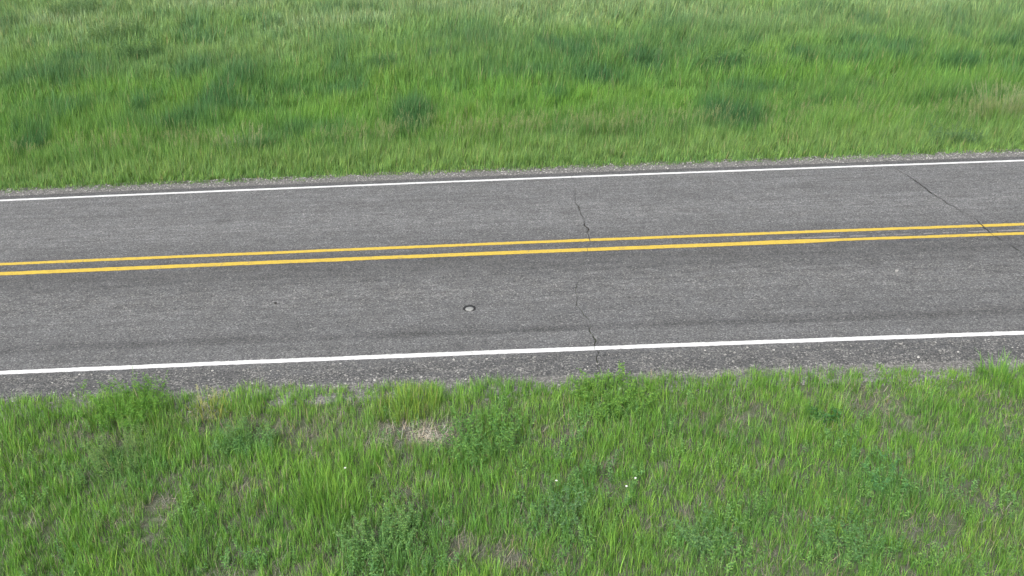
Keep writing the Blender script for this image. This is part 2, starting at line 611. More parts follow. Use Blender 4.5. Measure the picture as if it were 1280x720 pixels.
# ------------------------------------------------------------------ gravel verges
def verge(name, qa, qb, za, zb, seed):
    xs = axis(-20, 20, 0.25, 1200)
    ts = np.linspace(0, 1, 6)
    vs, fs = [], []
    for x in xs:
        wob_ = 0.10 * (vnoise(np.array([x]), np.array([0.]), .7, seed)[0] - .5) + .10 * (vnoise(np.array([x]), np.array([0.]), 2.4, seed + 1)[0] - .5)
        for t in ts:
            q = qa + (qb - qa) * t + wob_ * t
            y = q + float(bend(x))
            z = za + (zb - za) * t + .012 * (vnoise(np.array([x]), np.array([y]), .2, seed + 2)[0] - .5) * (0 if t == 0 else 1)
            if t == 1:
                z = g1(x, y) - .03
            vs.append((x, y, z))
    for i in range(len(xs) - 1):
        for j in range(5):
            a = i * 6 + j
            f = (a, a + 6, a + 7, a + 1)
            fs.append(f if qb > qa else f[::-1])
    o = mesh_obj(name, vs, fs, M['gravel_bed'], smooth=True)
    o['kind'] = 'structure'
    return o


verge('gravel_verge', -4.10, -4.55, -.012, -.03, 81)
verge('gravel_verge', 3.77, 4.30, -.012, -.03, 91)


# ------------------------------------------------------------------ instanced "stuff": grass, straw, gravel
def make_group():
    g = bpy.data.node_groups.new('scatter', 'GeometryNodeTree')
    g.interface.new_socket('Geometry', in_out='INPUT', socket_type='NodeSocketGeometry')
    g.interface.new_socket('Collection', in_out='INPUT', socket_type='NodeSocketCollection')
    g.interface.new_socket('Geometry', in_out='OUTPUT', socket_type='NodeSocketGeometry')
    n, l = g.nodes, g.links
    gi, go = n.new('NodeGroupInput'), n.new('NodeGroupOutput')
    ci = n.new('GeometryNodeCollectionInfo')
    ci.inputs['Separate Children'].default_value = True
    ci.inputs['Reset Children'].default_value = True
    l.new(gi.outputs[1], ci.inputs['Collection'])
    ip = n.new('GeometryNodeInstanceOnPoints')
    ip.inputs['Pick Instance'].default_value = True
    l.new(gi.outputs[0], ip.inputs['Points'])
    l.new(ci.outputs[0], ip.inputs['Instance'])
    for nm, ty, sock in (('pick', 'INT', 'Instance Index'), ('turn', 'FLOAT_VECTOR', 'Rotation'), ('size', 'FLOAT_VECTOR', 'Scale')):
        a = n.new('GeometryNodeInputNamedAttribute')
        a.data_type = ty
        a.inputs['Name'].default_value = nm
        l.new(a.outputs[0], ip.inputs[sock])
    l.new(ip.outputs[0], go.inputs[0])
    return g


SCATTER = make_group()
LEAF = np.array([1.30, 1.34, 1.95])                       # overall foliage reflectance


def scatter(name, protos, pts, turn, size, tint, label, cat, gain=1.0):
    c = bpy.data.collections.new(name + '_pieces')       # not linked to the scene: only a source of shapes
    for o in protos:
        c.objects.link(o)
    me = bpy.data.meshes.new(name)
    n_ = len(pts)
    me.vertices.add(n_)
    me.vertices.foreach_set('co', np.asarray(pts, np.float32).ravel())
    a = me.attributes.new('pick', 'INT', 'POINT')
    a.data.foreach_set('value', RNG.integers(0, len(protos), n_).astype(np.int32))
    a = me.attributes.new('turn', 'FLOAT_VECTOR', 'POINT')
    a.data.foreach_set('vector', np.asarray(turn, np.float32).ravel())
    a = me.attributes.new('size', 'FLOAT_VECTOR', 'POINT')
    a.data.foreach_set('vector', np.asarray(size, np.float32).ravel())
    a = me.attributes.new('tint', 'FLOAT_COLOR', 'POINT')
    a.data.foreach_set('color', np.column_stack((np.asarray(tint) * gain, np.ones(n_))).astype(np.float32).ravel())
    o = bpy.data.objects.new(name, me)
    COL.objects.link(o)
    md = o.modifiers.new('scatter', 'NODES')
    md.node_group = SCATTER
    sid = [s.identifier for s in SCATTER.interface.items_tree if s.name == 'Collection'][0]
    md[sid] = c
    o['kind'] = 'stuff'
    tag(o, label, cat)
    return o


def add_blade(V, Fc, B, base, az, length, width, lean, curl, val, segs_=3):
    """one grass blade: a tapering, drooping ribbon"""
    d = np.array([math.cos(az), math.sin(az), 0])
    side = np.array([-math.sin(az), math.cos(az), 0])
    tw = RNG.uniform(-.7, .7)
    side = side * math.cos(tw) + d * math.sin(tw)
    p = np.array(base, float)
    k0 = len(V)
    ang = lean
    for s in range(segs_):
        wd = width * (1 - .75 * (s / segs_) ** 1.6) * .5
        V.append(p - side * wd)
        V.append(p + side * wd)
        B += [val, val]
        p = p + (np.array([0, 0, 1]) * math.cos(ang) + d * math.sin(ang)) * (length / segs_)
        ang += curl / segs_ * (1 + s * .6)
    V.append(p)
    B.append(val)
    for s in range(segs_ - 1):
        a = k0 + 2 * s
        Fc.append((a, a + 1, a + 3, a + 2))
    a = k0 + 2 * (segs_ - 1)
    Fc.append((a, a + 1, a + 2))


def tuft(name, n_, r, h0, h1, w0, w1, material, lean=.22, curl=.7, segs_=3):
    V, Fc, B = [], [], []
    for _ in range(n_):
        a, rr = RNG.uniform(0, 6.28), r * math.sqrt(RNG.random())
        az = a + RNG.normal(0, .9)
        add_blade(V, Fc, B, (rr * math.cos(a), rr * math.sin(a), -.02), az, RNG.uniform(h0, h1), RNG.uniform(w0, w1),
                  abs(RNG.normal(0, lean)), abs(RNG.normal(0, curl)), RNG.random(), segs_)
    return mesh_obj(name, V, Fc, material, link=False, blade=B)


def blade_field(name, bx, by, bz, az, length, width, lean_x, lean_y, curl, tint, segs_, label, cat):
    """one mesh of many single grass blades (tapering ribbons), all arrays per blade; tint stored per vertex"""
    n_ = len(bx)
    nv = 2 * segs_ + 1
    tw = RNG.uniform(-.8, .8, n_) + az + math.pi / 2
    sx, sy = np.cos(tw), np.sin(tw)
    P_ = np.column_stack((bx, by, bz))
    D = np.column_stack((lean_x, lean_y, np.ones(n_)))
    D /= np.linalg.norm(D, axis=1)[:, None]
    cd = np.column_stack((np.cos(az), np.sin(az), -.35 * np.ones(n_))) * (curl / segs_)[:, None]
    co = np.zeros((n_, nv, 3), np.float32)
    for s_ in range(segs_):
        wd = width * (1 - .72 * (s_ / segs_) ** 1.6) * .5
        off = np.column_stack((sx * wd, sy * wd, np.zeros(n_)))
        co[:, 2 * s_] = P_ - off
        co[:, 2 * s_ + 1] = P_ + off
        P_ = P_ + D * (length / segs_)[:, None]
        D = D + cd * (1 + .6 * s_)
        D /= np.linalg.norm(D, axis=1)[:, None]
    co[:, nv - 1] = P_
    me = bpy.data.meshes.new(name)
    me.vertices.add(n_ * nv)
    me.vertices.foreach_set('co', co.ravel())
    lp = []
    for s_ in range(segs_ - 1):
        lp += [2 * s_, 2 * s_ + 1, 2 * s_ + 3, 2 * s_ + 2]
    lp += [2 * segs_ - 2, 2 * segs_ - 1, 2 * segs_]
    tot = np.array([4] * (segs_ - 1) + [3], np.int32)
    loops = (np.array(lp, np.int32)[None, :] + (np.arange(n_, dtype=np.int32) * nv)[:, None]).ravel()
    me.loops.add(len(loops))
    me.loops.foreach_set('vertex_index', loops)
    me.polygons.add(n_ * segs_)
    tots = np.tile(tot, n_)
    me.polygons.foreach_set('loop_start', np.concatenate(([0], np.cumsum(tots)[:-1])).astype(np.int32))
    me.update(calc_edges=True)
    a = me.attributes.new('tint', 'FLOAT_COLOR', 'POINT')
    c4 = np.column_stack((tint, np.ones(n_))).astype(np.float32)
    a.data.foreach_set('color', np.repeat(c4, nv, axis=0).ravel())
    a = me.attributes.new('blade', 'FLOAT', 'POINT')
    a.data.foreach_set('value', np.repeat(RNG.random(n_).astype(np.float32), nv))
    me.materials.append(M['grass_field'])
    o = bpy.data.objects.new(name, me)
    COL.objects.link(o)
    o['kind'] = 'stuff'
    return tag(o, label, cat)


def from_tufts(x, y, per, radius):
    """repeat tuft centres into blades; returns index of the tuft and blade offsets"""
    i = np.repeat(np.arange(len(x)), per)
    a = RNG.uniform(0, 2 * math.pi, len(i))
    r = radius * np.sqrt(RNG.random(len(i)))
    return i, x[i] + r * np.cos(a), y[i] + r * np.sin(a), a


def add_leaf(V, Fc, B, base, d, up, length, width, val):
    """a pointed oval leaflet folded along its midrib"""
    d = d / np.linalg.norm(d)
    s = np.cross(d, up)
    s = s / (np.linalg.norm(s) + 1e-9)
    u = np.cross(s, d)
    k0 = len(V)
    V += [base, base + d * length * .45 + s * width * .5 + u * width * .12, base + d * length - u * length * .12,
          base + d * length * .45 - s * width * .5 + u * width * .12]
    B += [val] * 4
    Fc += [(k0, k0 + 1, k0 + 2), (k0, k0 + 2, k0 + 3)]


def add_stem(V, Fc, B, pts, r0, r1, val=.3):
    k0 = len(V)
    n_ = len(pts)
    for i, p in enumerate(pts):
        r = r0 + (r1 - r0) * i / (n_ - 1)
        for k in range(3):
            V.append(np.array(p) + np.array([r * math.cos(k * 2.094), r * math.sin(k * 2.094), 0]))
            B.append(val)
    for i in range(n_ - 1):
        for k in range(3):
            a, b_ = k0 + 3 * i + k, k0 + 3 * i + (k + 1) % 3
            Fc.append((a, b_, b_ + 3, a + 3))


def stem_path(base, az, lean, curl, h, n_=5):
    p = np.array(base, float)
    d = np.array([math.cos(az), math.sin(az), 0])
    out, ang = [p], lean
    for i in range(n_ - 1):
        p = p + (np.array([0, 0, 1]) * math.cos(ang) + d * math.sin(ang)) * h / (n_ - 1)
        out.append(p)
        ang += curl / (n_ - 1)
    return out


def leafy_stem(V, Fc, B, path, n_leaf, length, width, droop=.3, start=.15):
    P_ = np.array(path)
    n_ = len(P_) - 1
    for i in range(n_leaf):
        t = start + (1 - start) * (i + RNG.random() * .6) / n_leaf
        f = min(t * n_, n_ - 1e-3)
        k = int(f)
        p = P_[k] + (P_[k + 1] - P_[k]) * (f - k)
        az = i * 2.4 + RNG.normal(0, .5)
        el = RNG.uniform(-droop, .9)
        d = np.array([math.cos(az) * math.cos(el), math.sin(az) * math.cos(el), math.sin(el)])
        sc = RNG.uniform(.65, 1.15) * (1.1 - .45 * t)
        add_leaf(V, Fc, B, p, d, np.array([0, 0, 1.]) + RNG.normal(0, .25, 3), length * sc, width * sc, RNG.random())


def sprig(name, h, n_leaf, length, width, material, stems=3):
    V, Fc, B = [], [], []
    for _ in range(stems):
        path = stem_path((RNG.normal(0, .02), RNG.normal(0, .02), -.01), RNG.uniform(0, 6.28), abs(RNG.normal(0, .25)), RNG.normal(0, .3), h * RNG.uniform(.75, 1.15))
        add_stem(V, Fc, B, path, .0022, .001)
        leafy_stem(V, Fc, B, path, n_leaf, length, width)
    return mesh_obj(name, V, Fc, material, link=False, blade=B)


def seed_stalk(name, n_, h, material):
    V, Fc, B = [], [], []
    for _ in range(n_):
        path = stem_path((RNG.normal(0, .05), RNG.normal(0, .05), -.01), RNG.uniform(0, 6.28), abs(RNG.normal(0, .12)), abs(RNG.normal(0, .35)), h * RNG.uniform(.8, 1.1))
        add_stem(V, Fc, B, path, .0022, .0012, .5)
        leafy_stem(V, Fc, B, path, 26, .035, .012, droop=-.3, start=.80)
    return mesh_obj(name, V, Fc, material, link=False, blade=B)


def pebble_mesh(name, r, seed, material, link=False, parent=None, flat=.6):
    rg = np.random.default_rng(seed)
    V, Fc = [], []
    rings = 4
    V.append((0, 0, r * flat))
    for i in range(1, rings):
        th = math.pi * i / rings
        for k in range(7):
            ph = k * 2 * math.pi / 7 + i * .4
            s = r * rg.uniform(.78, 1.15)
            V.append((s * math.sin(th) * math.cos(ph) * 1.15, s * math.sin(th) * math.sin(ph), s * math.cos(th) * flat))
    V.append((0, 0, -r * flat))
    for k in range(7):
        Fc.append((0, 1 + k, 1 + (k + 1) % 7))
        for i in range(rings - 2):
            a, b_ = 1 + i * 7 + k, 1 + i * 7 + (k + 1) % 7
            Fc.append((a, a + 7, b_ + 7, b_))
        a = 1 + (rings - 2) * 7
        Fc.append((a + k, len(V) - 1, a + (k + 1) % 7))
    return mesh_obj(name, V, Fc, material, link=link, parent=parent, smooth=False, blade=rg.random(len(V)))


def lean_euler(n_, lx, ly):
    """spin about the vertical, then lean by (lx, ly) radians towards +x, +y; returned as XYZ Euler angles"""
    spin = RNG.uniform(0, 2 * math.pi, n_)
    # R = Ry(lx) Rx(-ly) Rz(spin)
    ca, sa = np.cos(-ly), np.sin(-ly)
    cb, sb = np.cos(lx), np.sin(lx)
    cz, sz = np.cos(spin), np.sin(spin)
    r00 = cb * cz + sb * sa * sz
    r10 = ca * sz
    r20 = -sb * cz + cb * sa * sz
    r21 = sb * sz + cb * sa * cz
    r22 = cb * ca
    return np.column_stack((np.arctan2(r21, r22), -np.arcsin(np.clip(r20, -1, 1)), np.arctan2(r10, r00)))


def mixv(a, b_, t):
    t = np.clip(t, 0, 1)[:, None]
    return np.asarray(a) * (1 - t) + np.asarray(b_) * t


def blob(x, y, spots):
    """soft elliptical patches: (x, y, rx, ry, strength)"""
    out = np.zeros_like(x)
    for (a, b_, rx, ry, s) in spots:
        d = ((x - a) / rx) ** 2 + ((y - b_) / ry) ** 2
        out = np.maximum(out, s * np.exp(-d * 1.2))
    return out


# ---- where the near verge is worn, lush or weedy (metres)
BARE = [(-.93, -5.24, .42, .30, 1.1), (-1.45, -5.2, .4, .25, .75), (-2.2, -5.1, .5, .25, .45), (-.55, -6.95, .13, .16, .8), (-.1, -7.1, .15, .16, .7),
        (4.3, -6.5, .4, .25, .45), (-2.8, -5.0, .5, .2, .3), (2.5, -5.1, .6, .25, .38), (-3.55, -4.75, .6, .2, .4), (-3.7, -6.3, .3, .2, .35),
        (-2.75, -6.0, .35, .12, .45), (.45, -5.3, .3, .25, .45), (3.9, -5.0, .5, .2, .45), (4.6, -7.1, .4, .25, .5), (-4.6, -4.95, .5, .2, .3)]
LUSH = [(-1.9, -6.3, .6, .5, 1), (1.1, -4.85, .6, .25, .8), (-.3, -5.7, .6, .45, .8), (-4.5, -4.7, .6, .2, .8), (-1.2, -4.75, .6, .18, .8), (3.3, -5.2, .5, .3, .5),
        (-4.8, -5.3, .5, .3, .5)]
BLUE = [(-1.3, -6.95, .55, .35, 1), (1.7, -7.1, .5, .3, .9), (2.9, -7.25, .4, .25, .9), (-4.2, -5.6, .5, .3, .7), (-2.9, -5.3, .35, .2, .8), (3.6, -6.4, .6, .3, .5),
        (.4, -6.6, .4, .4, .7), (-.3, -5.6, .4, .4, .5), (2.4, -6.7, .5, .25, .4), (1.1, -5.0, .5, .3, .5)]


def pts_rect(n_, x0, x1, y0, y1):
    return RNG.uniform(x0, x1, n_), RNG.uniform(y0, y1, n_)


def keep_mask(p):
    return RNG.random(len(p)) < p


# near verge grass
x, y = pts_rect(36500, -7.1, 7.1, -8.3, -3.98)
q = y - bend(x)
edge = -4.16 - .020 * x - .16 * vnoise(x, y * 0, .9, 21) + .12 * vnoise(x, y * 0, .17, 22)
bare = blob(x, y, BARE)
lush = blob(x, y, LUSH)
dens = np.clip(.84 + .35 * (vnoise(x, y, .55, 23) - .5) + 1.0 * (vnoise(x, y, .10, 28) - .5) + .25 * lush - 1.0 * bare, 0.02, 1)
dens *= np.clip((edge - q) / .08, 0, 1)
k = keep_mask(dens)
x, y, q, bare, lush = x[k], y[k], q[k], bare[k], lush[k]
hh = .70 + .55 * (vnoise(x, y, .4, 25) - .5) + .45 * (vnoise(x, y, .13, 29) - .5) + .25 * lush - .4 * bare
hh = hh * np.clip(.6 + (edge[k] - q) / 1.2, .6, 1) * RNG.uniform(.7, 1.25, len(x))
yel = vnoise(x, y, .6, 26) * .5 + vnoise(x, y, .12, 27) * .4 + .35 * RNG.random(len(x))
tint = mixv((.070, .160, .034), (.138, .240, .040), yel)
tint = mixv(tint, (.082, .170, .056), blob(x, y, BLUE) * .7)
tint = mixv(tint, (.155, .225, .05), blob(x, y, [(-1.2, -4.75, .9, .2, 1), (-3.3, -4.75, .7, .15, .8), (.3, -4.8, .6, .15, .7), (4.2, -4.8, 1.2, .2, .4)]) * .5)
tint = mixv(tint, (.20, .205, .11), bare * .35)
tint *= RNG.uniform(.70, 1.30, len(x))[:, None]
i, bx, by, ba = from_tufts(x, y, 7, .032)
nb = len(i)
ln = RNG.uniform(.13, .31, nb) * hh[i]
tl = RNG.normal(0, .12, (len(x), 2))
bt = tint[i] * LEAF * np.array([1.03, 1.11, .86]) * RNG.uniform(.75, 1.3, nb)[:, None]
dead = RNG.random(nb) < .045 + .10 * bare[i]
bt[dead] = np.array([.30, .27, .19]) * RNG.uniform(.6, 1.2, dead.sum())[:, None]
near_count = nb
blade_field('near_grass', bx, by, gz(bx, by) - .01, ba + RNG.normal(0, .8, nb), ln, RNG.uniform(.0034, .0072, nb),
            tl[i, 0] + .03 + .20 * np.cos(ba) * RNG.random(nb), tl[i, 1] + .20 * np.sin(ba) * RNG.random(nb), np.abs(RNG.normal(0, .5, nb)), bt, 3,
            'bright green short grass covering the verge in front of the road', 'grass')

# small leafy herbs among it
x, y = pts_rect(13000, -9, 9, -9.6, -4.5)
q = y - bend(x)
dens = np.clip(1.3 * blob(x, y, BLUE) + .55 * (vnoise(x, y, .6, 33) - .42), .02, 1) * np.clip((-4.75 - q) / .2, 0, 1)
k = keep_mask(dens)
x, y = x[k], y[k]
tint = mixv((.085, .180, .066), (.125, .225, .070), vnoise(x, y, .5, 34) + .3 * (RNG.random(len(x)) - .5))
turn = lean_euler(len(x), RNG.normal(0, .2, len(x)), RNG.normal(0, .2, len(x)))
s_ = RNG.uniform(.7, 1.2, len(x))
sprigs = [sprig('herb', .21, 13, .034, .016, M['grass']) for _ in range(6)]
scatter('leafy_herbs', sprigs, np.column_stack((x, y, gz(x, y))), turn, np.column_stack((s_, s_, s_)), tint, 'blue green leafy herbs mixed through the near grass', 'ground cover', LEAF * np.array([1.05, 1.1, .7]))

# dead straw under and between the blades
x, y = pts_rect(22000, -9, 9, -9.6, -4.45)
q = y - bend(x)
dens = np.clip(.40 + .6 * (vnoise(x, y, .4, 36) - .5) + .95 * blob(x, y, BARE), .05, 1) * np.clip((-4.55 - q) / .15, 0, 1)
k = keep_mask(dens)
x, y = x[k], y[k]
tint = mixv((.11, .105, .10), (.30, .275, .24), RNG.random(len(x)) ** 1.3)
tint = mixv(tint, (.50, .46, .40), blob(x, y, BARE[:2]) * .9)
turn = lean_euler(len(x), RNG.normal(0, .18, len(x)), RNG.normal(0, .18, len(x)))
s_ = RNG.uniform(.7, 1.2, len(x))


def straw(name):
    V, Fc, B = [], [], []
    for i in range(9):
        up = RNG.random() < .35
        add_blade(V, Fc, B, (RNG.normal(0, .06), RNG.normal(0, .06), RNG.uniform(.002, .02)), RNG.uniform(0, 6.28), RNG.uniform(.06, .17), RNG.uniform(.0025, .005),
                  RNG.uniform(.2, .7) if up else RNG.uniform(1.25, 1.55), RNG.uniform(-.1, .25), RNG.random(), 2)
    return mesh_obj(name, V, Fc, M['dry'], link=False, blade=B)


scatter('dry_straw', [straw('straw') for _ in range(6)], np.column_stack((x, y, gz(x, y) + .004)), turn, np.column_stack((s_, s_, s_)), tint,
        'grey tan dead straw lying under the near grass', 'straw')

# ---- far field
DARK = [(-16.8, 26.2, 1.6, 1.8, .9), (-13.6, 21.1, 1.6, 1.2, .9), (-11.8, 17.9, 1.0, .8, .9), (-3.56, 14.7, .7, .6, 1), (-13.6, 15.2, 2.6, 1.2, .8), (-5.7, 7.1, .8, .35, .9),
        (-8.3, 9.4, 1.6, .5, .8), (-3.9, 7.2, .8, .3, .6), (-11.8, 25.5, .8, 1, .7), (6.3, 13.4, 1.2, .8, 1), (2.4, 12.7, 1.1, .7, .9), (1.2, 13.6, 2.5, .9, .7), (9.2, 5.2, .7, .35, 1),
        (9.7, 13.4, 1.2, .7, .7), (12.6, 12.6, 1., .6, .9), (8.9, 10.6, 1.5, .5, .5), (-3.4, 6.0, .7, .25, .5), (-9.0, 16.5, 2.2, 1.0, .6), (-7.5, 14.8, 1.8, 1.0, .6), (-6.5, 12.8, 1.6, .8, .5),
        (3.5, 16.5, 4, 1.2, .6), (7.2, 18.5, 2, 1.2, .6), (14, 17.5, 2.5, 1.2, .5), (-1.5, 18.5, 2.5, 1.2, .6), (-11.6, 11.5, 1.8, .8, .6), (5.8, 15.7, 1.3, .7, .7), (8.0, 9.4, 1.2, .35, .5),
        (-9.7, 5.0, .9, .3, .4), (10.8, 9.2, 1.4, .35, .5), (6.2, 11.3, 1.4, .4, .5), (0.3, 10.5, .7, .3, .4)]
BRIGHT = [(1.5, 10.6, 1.6, 1.2, 1), (-.5, 11.6, 2.0, 1., .7), (-5.0, 9.5, 2.2, .8, .9), (8.0, 12.0, 2.0, .8, .7), (-10.0, 13.6, 2.5, .6, .6), (11.0, 11.3, 2.0, .6, .6), (-1, 8.4, 2.5, .5, .5), (4.2, 9.6, 2, .8, .5)]


def far_batch(n_, x0, x1, y0, y1, per, wmul):
    x, y = pts_rect(n_, x0, x1, y0, y1)
    q = y - bend(x)
    fr = 4.00 + .16 * vnoise(x, y * 0, .8, 61) - .08 * vnoise(x, y * 0, .2, 62)
    k = (q > fr) & (np.abs(x - .02 * (y - 4)) < 2.0 + .50 * (y + 14.3))
    x, y, q, fr = x[k], y[k], q[k], fr[k]
    dark = blob(x, y, DARK)
    dark = np.maximum(dark, np.clip((vnoise(x, y * .7, .9, 63) - .62) * 3.2, 0, .8) * np.clip((q - 6.5) / 2, 0, 1))
    bright = blob(x, y, BRIGHT)
    tall = np.clip((q - 4.3) / 3.2, 0, 1)
    tus = vnoise(x, y, .42, 65)
    h = .17 + .20 * tall + (.22 * (vnoise(x, y, 1.3, 64) - .4) + .30 * (tus - .45) + .12 * dark) * (.35 + .65 * tall)
    h = np.clip(h * np.clip(.4 + (q - fr) / 1.0, .4, 1), .08, .8) * RNG.uniform(.8, 1.2, len(x))
    yel = .42 * vnoise(x, y, 2.2, 66) + .30 * vnoise(x, y, .5, 67) + .25 * tus
    t = mixv((.070, .162, .034), (.132, .240, .036), yel)
    t = mixv(t, (.118, .250, .028), bright * .6)
    t = mixv(t, (.038, .108, .034), dark)
    t = mixv(t, (.138, .215, .052), np.exp(-((q - 5.4) / 1.3) ** 2) * .65 * (1 - .5 * dark))
    t = mixv(t, (.185, .252, .098), np.clip((q - 13) / 12, 0, 1) * (.95 - .55 * dark) * (.35 + .9 * vnoise(x, y, 2.4, 68)))  # distance haze painted into the tint: paler, greyer blades toward the back
    t *= RNG.uniform(.68, 1.34, len(x))[:, None]
    wind = .14 + .14 * (vnoise(x, y, 3.5, 69) - .5) + .004 * x
    i, bx, by, ba = from_tufts(x, y, per, .05 * wmul)
    nb = len(i)
    tl = RNG.normal(0, .15, (len(x), 2))
    bt = t[i] * LEAF * RNG.uniform(.85, 1.15, nb)[:, None]
    dead = RNG.random(nb) < .035
    bt[dead] = np.array([.29, .28, .17]) * RNG.uniform(.7, 1.2, dead.sum())[:, None]
    return (bx, by, gz(bx, by) - .02, ba + RNG.normal(0, .8, nb), h[i] * RNG.uniform(.6, 1.2, nb) * 1.12, RNG.uniform(.0065, .0125, nb) * wmul,
            tl[i, 0] + wind[i] + .22 * np.cos(ba) * RNG.random(nb), tl[i, 1] + .22 * np.sin(ba) * RNG.random(nb), np.abs(RNG.normal(0, .5, nb)), bt)


FB = [far_batch(31000, -16, 16, 3.9, 11, 8, 1.05), far_batch(24500, -20, 20, 11, 19, 8, 1.5), far_batch(37000, -30, 30, 19, 36, 7, 2.2)]
allb = [np.concatenate(z_) for z_ in zip(*FB)]
blade_field('field_grass', *allb, 2, 'tall green grass filling the field beyond the road', 'grass')

# seed heads of the ripening grass along the far verge
x, y = pts_rect(9000, -16, 17, 4.9, 10.5)
q = y - bend(x)
p = .55 * np.exp(-((q - 7.4) / .8) ** 2) * np.clip(vnoise(x, y, 1.8, 71) * 2.2 - .7, 0.04, 1) + blob(x, y, [(11.2, 7.3, 1.0, .8, 1.0), (-5.9, 6.5, .7, .3, .7), (-8.7, 7.6, 1.6, .4, .5), (2.0, 8.2, 1.2, .4, .4), (8.3, 7.8, 1.6, .4, .4)])
k = keep_mask(np.clip(p, 0, 1) * .8)
x, y = x[k], y[k]
tint = mixv((.19, .25, .10), (.31, .35, .19), RNG.random(len(x)))
turn = lean_euler(len(x), RNG.normal(.16, .12, len(x)), RNG.normal(0, .12, len(x)))
s_ = RNG.uniform(.75, 1.1, len(x))
scatter('grass_seed_heads', [seed_stalk('seed_stalk', 3, .68, M['grass']) for _ in range(5)], np.column_stack((x, y, gz(x, y))), turn, np.column_stack((s_, s_, s_)), tint,
        'pale seed heads standing above the grass beyond the far shoulder', 'seed heads')


# loose gravel along both edges of the asphalt
def gravel(name, qa, qb, n_, dens_fn, label):
    x = RNG.uniform(-15, 15, n_)
    q = RNG.uniform(qa, qb, n_)
    k = keep_mask(dens_fn(x, q))
    x, q = x[k], q[k]
    y = q + bend(x)
    if qa < 0:
        z = np.where(q > -4.12, .002, -.012 + (q + 4.1) * .05)
    else:
        z = np.where(q < 3.8, .002, -.012 - (q - 3.77) * .03)
    s = .35 + RNG.random(len(x)) ** 3 * 1.3
    tn = RNG.random(len(x))
    tint = mixv((.10, .10, .10), (.25, .245, .232), tn)
    tint = mixv(tint, (.34, .335, .32), (tn > (.92 if qa < 0 else .75)) * 1.0)
    turn = lean_euler(len(x), RNG.normal(0, .3, len(x)), RNG.normal(0, .3, len(x)))
    return scatter(name, [pebble_mesh('pebble', .011, 200 + i, M['stone']) for i in range(5)], np.column_stack((x, y, z)), turn, np.column_stack((s, s, s)), tint, label, 'gravel')


gravel('shoulder_gravel', -4.6, -3.62, 36000,
       lambda x, q: np.clip(.15 + .7 * np.clip((-4.0 - q) / .25, 0, 1) + .45 * np.exp(-((q + 3.66) / .05) ** 2), 0, 1) * (.35 + .9 * vnoise(x, q, .35, 75)) * .85,
       'pale loose chips scattered on the near shoulder beside the grass')
gravel('roadside_gravel', 3.72, 4.35, 24000,
       lambda x, q: np.clip((q - 3.76) / .12, 0, 1) * (.5 + .6 * vnoise(x, q, .4, 77)), 'pale grey gravel strip between the far edge line and the field')


# ------------------------------------------------------------------ plants one can tell apart
def leafy_plant(name, label, cat, xy, h, spread, stems, n_leaf, ll, lw, col, group, lean=.35, trans=.36, foot=.35):
    t = thing(name, label, cat, (xy[0], xy[1], g1(*xy)), 0, group)
    V, Fc, B, SV, SF, SB = [], [], [], [], [], []
    for _ in range(stems):
        a = RNG.uniform(0, 6.28)
        r = spread * foot * math.sqrt(RNG.random())
        path = stem_path((r * math.cos(a), r * math.sin(a), -.03), a + RNG.normal(0, .4), abs(RNG.normal(lean, lean * .5)), RNG.normal(.1, .25), h * RNG.uniform(.6, 1.1))
        add_stem(SV, SF, SB, path, .0035, .0012)
        leafy_stem(V, Fc, B, path, n_leaf, ll, lw)
        for _s in range(3):                              # side shoots
            i = RNG.integers(1, 4)
            sp = stem_path(path[i], RNG.uniform(0, 6.28), RNG.uniform(.4, .9), -.5, h * RNG.uniform(.2, .4), 4)
            add_stem(SV, SF, SB, sp, .002, .001)
            leafy_stem(V, Fc, B, sp, n_leaf // 2, ll * .85, lw * .85)
    m = leaf_material(name + '_leaves', False, col, trans)
    ms = leaf_material(name + '_stem', False, tuple(c_ * .9 for c_ in (col[0] * 1.3, col[1], col[2])), .05)
    mesh_obj('foliage', V, Fc, m, t, blade=B)
    mesh_obj('stems', SV, SF, ms, t, blade=SB)
    return t


def grass_clump(label, xy, h, r, n_, col, group, w0=.005, w1=.010, heads=0, name='grass_clump', lean=.22):
    t = thing(name, label, 'grass clump', (xy[0], xy[1], g1(*xy)), 0, group)
    V, Fc, B = [], [], []
    for _ in range(n_):
        a, rr = RNG.uniform(0, 6.28), r * math.sqrt(RNG.random())
        add_blade(V, Fc, B, (rr * math.cos(a), rr * math.sin(a), -.03), a + RNG.normal(0, .6), h * RNG.uniform(.55, 1.1), RNG.uniform(w0, w1),
                  abs(RNG.normal(.05, lean)), abs(RNG.normal(0, .7)), RNG.random(), 4)
    mesh_obj('blades', V, Fc, leaf_material('clump_blades', False, col), t, blade=B)
    if heads:
        V, Fc, B = [], [], []
        for _ in range(heads):
            a, rr = RNG.uniform(0, 6.28), r * math.sqrt(RNG.random())
            path = stem_path((rr * math.cos(a), rr * math.sin(a), 0), a, abs(RNG.normal(.1, .15)), .3, h * RNG.uniform(.95, 1.25))
            add_stem(V, Fc, B, path, .0022, .0012, .5)
            leafy_stem(V, Fc, B, path, 22, .035, .012, droop=-.3, start=.8)
        sh_ = mesh_obj('seed_heads', V, Fc, leaf_material('clump_heads', False, (.22, .245, .135), .15), t, blade=B)
        sh_['kind'] = 'stuff'
    return t


